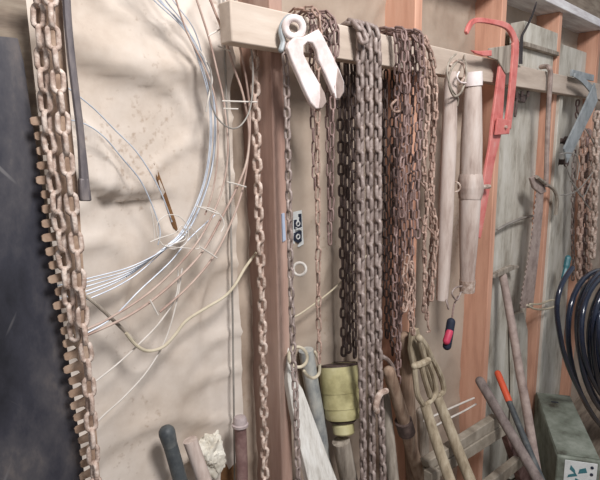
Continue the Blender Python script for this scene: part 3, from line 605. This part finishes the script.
# black hose coil
hs = M(); random.seed(11)
def hose_loop(cx_, cy_, rx, ry, y, tilt, ph):
    cx_ += 7
    return [at(cx_ + rx * math.cos(a) + tilt * math.sin(a), cy_ + ry * math.sin(a), y + .02 * math.sin(a + ph)) for a in [2 * math.pi * i / 40 for i in range(40)]]
for (cx_, cy_, rx, ry, y, tilt) in ((612, 345, 40, 78, -.13, 5), (620, 343, 45, 72, -.16, 8), (622, 352, 36, 75, -.20, 6), (606, 350, 34, 72, -.09, 12), (618, 342, 36, 66, -.12, 2), (630, 352, 40, 78, -.18, 10), (610, 356, 47, 86, -.06, 14), (628, 340, 36, 60, -.22, 6)):
    lp_ = hose_loop(cx_, cy_, rx, ry, y - .10, tilt, random.random() * 6); hs.tube(lp_, px(2.7, lp_[20]), 10, closed=True)
hp_ = ppath([(572, 268), (562, 284), (557, 305), (559, 330), (566, 360), (580, 392), (600, 424), (616, 430)], -.22, 6); hs.tube(hp_, px(2.6, hp_[10]), 10, round_ends=True)
tag(hs.build('hose_coil', HOSE), 'coiled glossy black hose hanging at the right edge', 'hose')

# ------------------------------------------------------------------ grey-green metal box
zt = .5
q = [atz(a, b_, zt) for a, b_ in ((538, 394), (567, 393), (597, 455), (561, 462))]
ux = ((q[1] - q[0]) + (q[2] - q[3])); ux.z = 0; wbox = ux.length / 2; ux.normalize()
vy = Vector((ux.y, -ux.x, 0)); lb_ = (((q[3] - q[0]) + (q[2] - q[1])) / 2)
vy = lb_.normalized(); lbox = lb_.length; o0 = (q[0] + q[1]) / 2
ux = (ux - vy * ux.dot(vy)).normalized()
if o0.y > -.1: pass
bx = thing('metal_box', 'dusty grey green metal box with smudged panel at lower right corner', 'box', (o0.x, o0.y, 0))
cn = [o0 - ux * wbox / 2, o0 + ux * wbox / 2, o0 + ux * wbox / 2 + vy * lbox, o0 - ux * wbox / 2 + vy * lbox]
M().prism([c - Vector((0, 0, zt)) for c in cn], (0, 0, zt)).build('body', GREEN, bx, bevel=.008)
lid = [c + Vector((0, 0, .0005)) - (c - (cn[0] + cn[2]) / 2) * .04 for c in cn]
ld = M().prism(lid, (0, 0, .003)).build('lid', GREEN, bx, bevel=.001)
ctr = lambda u, v: o0 + ux * (u * wbox) + vy * (v * lbox)
M().prism([ctr(-.15, .17) + Vector((0, 0, .003)), ctr(.05, .17) + Vector((0, 0, .003)), ctr(.05, .185) + Vector((0, 0, .003)), ctr(-.15, .185) + Vector((0, 0, .003))], (0, 0, .0015)).build('slot', NAVY, ld)
fr = o0 + vy * (lbox + .001); nv = vy
def onfront(u, h): return fr + ux * (u * wbox) + Vector((0, 0, -h))
pnl = M().prism([onfront(-.32, .012), onfront(.42, .012), onfront(.42, .24), onfront(-.32, .24)], nv * .003).build('panel', LABELW, bx, bevel=.001)
for h in (.03, .06, .09, .12): M().lathe(onfront(.30, h) + nv * .003, nv, [(0, .006), (.003, .006), (.004, .004)], 12).build('button', NAVY, pnl)
for j, (u, h, w_, hh, sl) in enumerate(((-.18, .03, .10, .02, .02), (.02, .045, .14, .02, -.01), (-.22, .075, .16, .012, -.012), (-.05, .085, .12, .014, .01))):
    M().prism([onfront(u, h) + nv * .0032, onfront(u + w_, h + sl) + nv * .0032, onfront(u + w_ * 1.3, h + sl + hh) + nv * .0032, onfront(u - .02, h + hh) + nv * .0032], nv * .0008).build('smudge', TEAL, pnl)

# ------------------------------------------------------------------ things leaning along the bottom
def pole(name, label, cat, T, F, r0, r1, m, n=14, wob=.002, rnd=True, group=None, parts=None, flatk=1):
    T = Vector(T); F = Vector(F); k_ = 10; pts = [T.lerp(F, i / k_) + Vector((random.uniform(-wob, wob), random.uniform(-wob, wob), 0)) * (1 if 0 < i < k_ else 0) for i in range(k_ + 1)]
    pts = spline(pts, 3); kk = len(pts); rs = [r0 + (r1 - r0) * i / (kk - 1) for i in range(kk)]
    F2 = pts[-1]; sn = abs((F - T).normalized().z); pts[-1] = F2 + Vector((0, 0, r1 * math.sqrt(max(0, 1 - sn * sn)) + .001))
    root = thing(name, label, cat, (F.x, F.y, 0), group)
    M().tube(pts, rs, n, round_ends=rnd, flat=flatk).build('shaft', m, root); return root
T, F = lean(167, 433, .03, 180, 480, -.12); h = px(7.2, T)
pr = pole('tool_handle', 'black rubber tool handle with rounded knob end at bottom left', 'handle', T, F, h, h, RUBBER)
M().lathe(T, (F - T).normalized() * -1, [(-.03, h * .98), (-.012, h * 1.1), (0, h * 1.16), (.008, h * 1.05), (.014, h * .7), (.016, h * .2)], 18).build('knob', RUBBER, pr)
T, F = lean(190, 440, .01, 208, 490, -.20); pole('wooden_pole', 'cream coloured round pole beside the black rubber handle', 'pole', T, F, px(7.2, T), px(8.5, T), PALEWOOD, rnd=False)
T, F = lean(240, 420, .02, 242, 480, -.04); pp_ = pole('steel_pipe', 'rusty purple brown pipe with pale capped end standing before the first stud', 'pipe', T, F, px(6, T), px(6, T), PIPE, rnd=False)
d_ = (T - F).normalized()
M().lathe(T, d_, [(-.016, px(8, T)), (-.010, px(8.4, T)), (-.008, px(7, T)), (.002, px(6.8, T)), (.008, px(5.6, T)), (.010, px(3, T))], 18).build('cap', LILAC, pp_)
cp = bmesh.new(); bmesh.ops.create_icosphere(cp, subdivisions=5, radius=1)
c0 = at(207, 456, .05); sx_ = px(17, c0); sz_ = px(21, c0)
for v in cp.verts:
    d = v.co.copy(); q_ = 1 + .35 * noise.noise(d * 1.6) + .28 * abs(noise.noise(d * 3.1 + Vector((4, 1, 2)))) - .15 * abs(noise.noise(d * 6))
    v.co = Vector((d.x * sx_ * q_, d.y * .022 * q_, d.z * sz_ * q_ - d.x * sx_ * .25)) + c0 + Vector((0.01, 0, 0))
mb = M(); mb.add([v.co for v in cp.verts], [[v.index for v in f_.verts] for f_ in cp.faces]); cp.free()
tag(mb.build('paper_wad', PAPER, sharp=25), 'crumpled pale paper wad stuffed behind the cream pole', 'paper')
# whitish plank and grey round pole under the clevis
T = at(293, 352, -.0); pg = [(288, 346), (291, 352), (297, 380), (303, 389), (312, 413), (325, 448), (338, 482), (451, 800), (413, 800), (309, 482), (300, 445), (293, 410), (288, 380)]
def leanplane(a, b_, yt, yb, y0, y1): return yt + (yb - yt) * (b_ - y0) / (y1 - y0)
rootp = thing('plank', 'whitish splintered plank with pointed top leaning below the small grey chain', 'plank', at(330, 540, -.10))
M().prism([at(a, b_, leanplane(a, b_, .0, -.10, 346, 540)) for a, b_ in pg[:8]] + [Vector((.97, -.26, .002)), Vector((.90, -.26, .002))] + [at(a, b_, leanplane(a, b_, .0, -.10, 346, 540)) for a, b_ in pg[9:]], (0.004, .024, 0)).build('board', WHITEWOOD, rootp, bevel=.003)
T, F = lean(306, 350, .072, 327.5, 480, .03); pole('wooden_pole', 'mottled blue grey round pole with flat cut top beside the yellow can', 'pole', T, F, px(7.6, T), px(8.6, T), BLUEGREY, rnd=False)
wr = thing('wire_ring', 'pale stiff wire rings hung on top of the blue grey pole', 'wire', at(300, 370, -.03))
c0 = at(298, 357, -.03); M().torus(c0, (CAM - c0) + Vector((.5, 0, 0)), px(10, c0), px(1.7, c0), 24, 8).build('ring', CORD, wr)
M().tube(ppath([(304, 371), (308, 376), (314, 378), (319, 373), (319, 362), (315, 352)], -.035), px(1.7, c0), 8, round_ends=True).build('hook', CORD, wr)
c0 = at(299.5, 269, -.0); tag(M().torus(c0, CAM - c0, px(6.3, c0), px(1.5, c0), 24, 8).build('ring', WIRE_PALE), 'small white ring hanging beside the small grey chain', 'ring')
# label strip on the paper behind the small chain
lbz = thing('label_tag', 'torn navy and white printed label behind the small grey chain', 'label', onwall(296, 245))
M().prism([onwall(a, b_, .003) for a, b_ in ((292.5, 212), (301, 210), (302, 230), (303, 244), (298, 247), (292, 243))], (0, .002, 0)).build('paper', LABELW, lbz)
p1 = M().prism([onwall(a, b_, .0048) for a, b_ in ((297, 214), (300.3, 213.5), (300.6, 227), (293, 229), (293, 220), (297, 219))], (0, .0018, 0)).build('print', NAVY, lbz)
p2 = M().prism([onwall(a, b_, .0048) for a, b_ in ((293, 233), (297, 231), (300.5, 230.5), (300.6, 241), (297, 243), (292.5, 240))], (0, .0018, 0)).build('print', NAVY, lbz)
for a, b_, p_ in ((296.5, 223.5, p1), (296.5, 236.5, p2)):
    c0 = onwall(a, b_, .0062); M().torus(c0, (0, -1, 0), px(2.3, c0), px(.7, c0), 14, 6).build('letter', LABELW, p_)
c0 = onwall(297.5, 228.8, .0062); M().tube([onwall(294, 227.5, .0062), onwall(300, 230, .0062)], px(.6, c0), 6).build('letter', LABELW, p1)
M().tube([onwall(294, 230, .0062), onwall(300, 227.5, .0062)], px(.6, c0), 6).build('letter', LABELW, p1)
tag(M().prism([at(a, b_, -.003) for a, b_ in ((282, 214), (284.5, 213), (286, 240), (283, 242))], (0, .003, 0)).build('tape_strip', mat('pale blue tape', [(150, 164, 190), (182, 192, 208)], 20)), 'pale blue tape strip on the front edge of the first stud', 'tape')

# yellow can on a post
yb = -.0; c0 = at(344, 434, yb); R0 = px(19.2, c0)
T, F = lean(341, 440, yb, 350, 482, -.08)
post = pole('wooden_pole', 'dark grey post under the dull yellow can', 'pole', T - Vector((0, 0, .004)), F, px(9, c0), px(10, c0), GREYWOOD, rnd=False)
cn_ = thing('canister', 'dull yellow stepped plastic canister behind the heavy chains', 'canister', c0)
hh = (at(341, 362, yb) - at(341, 437, yb)).z
aw = Vector((FWD.x, FWD.y, 0)).normalized(); axis = Vector((0, 0, 1)) + aw * .34 - RIGHT * .06; axis.normalize(); hh *= .86
bd = M().lathe(c0, axis, [(0, R0 * .50), (hh * .02, R0 * .56), (hh * .13, R0 * .58), (hh * .15, R0 * .5), (hh * .20, R0 * .5), (hh * .22, R0 * .84), (hh * .26, R0 * .90), (hh * .38, R0 * .93), (hh * .385, R0 * .97), (hh * .60, R0 * .99), (hh * .605, R0 * 1.02), (hh * .97, R0 * 1.06), (hh, R0 * 1.06), (hh, R0 * .98), (hh * .9, R0 * .95)], 32).build('body', YELLOW, cn_, sharp=25)
M().lathe(c0 + axis * hh * .985, axis, [(0, R0 * 1.07), (.005, R0 * 1.08), (.006, R0 * 1.03), (.002, R0 * .99)], 32).build('rim', RUST_DARK_SHADE, bd)
M().lathe(c0 + axis * hh * .165, axis, [(0, R0 * .60), (.006, R0 * .72), (.008, R0 * .6)], 24).build('collar', RUST_DARK_SHADE, bd)

# poles and handles right of the heavy chains
T, F = lean(389, 372, -.07, 422, 484, -.075); ph = pole('tool_handle', 'grey brown wooden handle with iron socket leaning right of the heavy chains', 'handle', T, F, px(6.3, T), px(9.5, T), BROWNWOOD)
m1 = T.lerp(F, .20); M().tube([T.lerp(F, .17), T.lerp(F, .215)], px(9.5, T), 12).build('socket', RUST_DARK_SHADE, ph)
T, F = lean(405, 338, -.026, 411, 440, -.03); pole('tool_handle', 'smooth brown handle standing under the knotted hank of thin chain', 'handle', T, F, px(7, T), px(7, T), BROWNWOOD)
T, F = lean(384, 396, -.01, 393, 480, -.16); pd = pole('wooden_pole', 'grey pole standing close behind the right heavy chain strand', 'pole', T, F, px(6, T), px(7, T), GREYWOOD)
tag(M().tube(ppath([(386, 391), (381, 393), (378, 398), (376, 406), (377, 411)], -.085, 5), px(3.2, at(381, 398, -.085)), 9, round_ends=True).build('grab_hook', RUST_PALE), 'pale pinkish grab hook at the foot of the heavy chains', 'hook')
tag(M().tube(ppath([(381, 356), (388, 360), (393, 368), (395, 378)], -.06, 5), px(2.2, at(388, 360, -.06)), 8, round_ends=True).build('grab_hook', RUST_GREY), 'grey curved hook leaning on the wooden handle right of the heavy chains', 'hook')

def shovel(label, top, foot, bar, arms, y1, yf):
    T, F = lean(*top, y1, *foot, yf); root = pole('shovel', label, 'shovel', T, F, px(5.2, T), px(6.5, T), KHAKI, group='shovels with split grips', rnd=False)
    M().tube(ppath(bar, y1, 4), px(3.6, T), 9, round_ends=True).build('grip', KHAKI, root)
    for a in arms: M().tube(ppath(a, y1, 6), px(2.8, T), 8, round_ends=True).build('grip_arm', KHAKI, root)
    return root
shovel('left khaki shovel handle with open D grip leaning before the second stud', (425, 405), (451, 484), [(414.5, 366), (421, 364), (428, 360.5)],
       ([(414.5, 366), (415.5, 380), (418, 396), (425, 407)], [(428, 360.5), (433, 374), (436, 388), (434, 397), (425, 406)], [(421, 364), (425, 380), (430, 396)]), -.15, -.66)
shovel('right khaki shovel handle with open D grip leaning before the second stud', (437, 397), (472, 484), [(419, 338), (425, 346), (430, 356)],
       ([(419, 338), (424, 356), (429, 374), (437, 397)], [(430, 356), (437, 368), (442, 380), (443.5, 391), (437, 398)]), -.10, -.58)
T, F = lean(417, 330, .01, 424, 372, -.35)
tag(M().prism([at(a, b_, -.075) for a, b_ in ((413, 331), (419, 328), (424, 346), (429, 360), (425, 368), (414, 368), (411, 350))], (0, .015, 0)).build('paddle', KHAKI, bevel=.003), 'pale olive flat paddle end behind the shovel grips', 'paddle')
T, F = lean(421, 412, .05, 426, 480, .03); pole('wooden_pole', 'narrow grey stake between the brown handle and the shovels', 'pole', T, F, px(5, T), px(6, T), GREYWOOD)

# wooden frame: two boards on slanting legs
wf = thing('sawhorse', 'weathered wooden sawhorse with two boards at bottom right', 'sawhorse', at(470, 560, -.3))
yy = -.15
def quad(mb, c, y, thk): return mb.prism([at(a, b_, y) for a, b_ in c], (0, thk, 0))
quad(M(), [(499, 416), (504, 424), (431, 470), (428, 462)], yy, .03).build('board', FRAMEW, wf, bevel=.003)
quad(M(), [(504, 425), (509.5, 433), (436, 480), (431, 472)], yy - .004, .035).build('board', FRAMEW, wf, bevel=.003)
quad(M(), [(506, 433), (514, 430), (546, 520), (536, 525)], yy + .03, .03).build('leg', PIPE, wf, bevel=.003)
quad(M(), [(521, 458), (526, 464), (480, 502), (476, 494)], yy - .01, .03).build('brace', FRAMEW, wf, bevel=.003)
quad(M(), [(432, 474), (440, 470), (444, 560), (436, 562)], yy - .034, .03).build('leg', FRAMEW, wf, bevel=.003)
T, F = lean(480, 381, -.07, 535, 474, -1.05); pole('tool_handle', 'dark grey wooden handle with rounded end leaning on the third stud', 'handle', T, F, px(4.6, T), px(5, T), DARKHANDLE)
T, F = lean(498, 374, -.01, 541, 480, -.80); oh = pole('tool_handle', 'long dark handle with bright orange grip leaning beside the third stud', 'handle', T, F, px(2.8, T), px(3.5, T), RUBBER)
dv = (at(510, 398, -.04) - T); M().tube([T - (F - T).normalized() * .002, T + (F - T).normalized() * .12], px(3.3, T), 12, round_ends=True).build('grip', ORANGE, oh)
T, F = lean(503, 276, .01, 532, 443, -.40); hp = pole('pick', 'long grey lilac handled pick with narrow iron head on the whitewashed boards', 'pick', T, F, px(3.8, T), px(4.6, T), SAWG)
ribbon(M(), [(493, 277, 3), (498, 275, 6), (506, 271, 7), (513, 268, 6), (519, 267, 3)], .0, .02).build('head', GREYWOOD, hp, bevel=.002)
for a in (([(424, 421), (440, 413), (460, 404), (474, 398)], 'upper thin pale rod crossing in front of the second bay'), ([(428, 430), (446, 420), (464, 411), (476, 404)], 'lower thin pale rod crossing in front of the second bay')):
    tag(M().tube(ppath(a[0], -.05, 4), px(1.0, at(450, 410, -.05)), 6).build('rod', WIRE_PALE), a[1], 'rod')
T, F = lean(519, 316, .02, 524, 440, -.04)
tag(M().prism([at(a, b_, .03) for a, b_ in ((513, 315), (524, 312), (528, 330), (526, 470), (511, 480), (514, 400))], (0, .02, 0)).build('slat', WHITEW, bevel=.003), 'short pale slat below the hanging saw', 'slat')
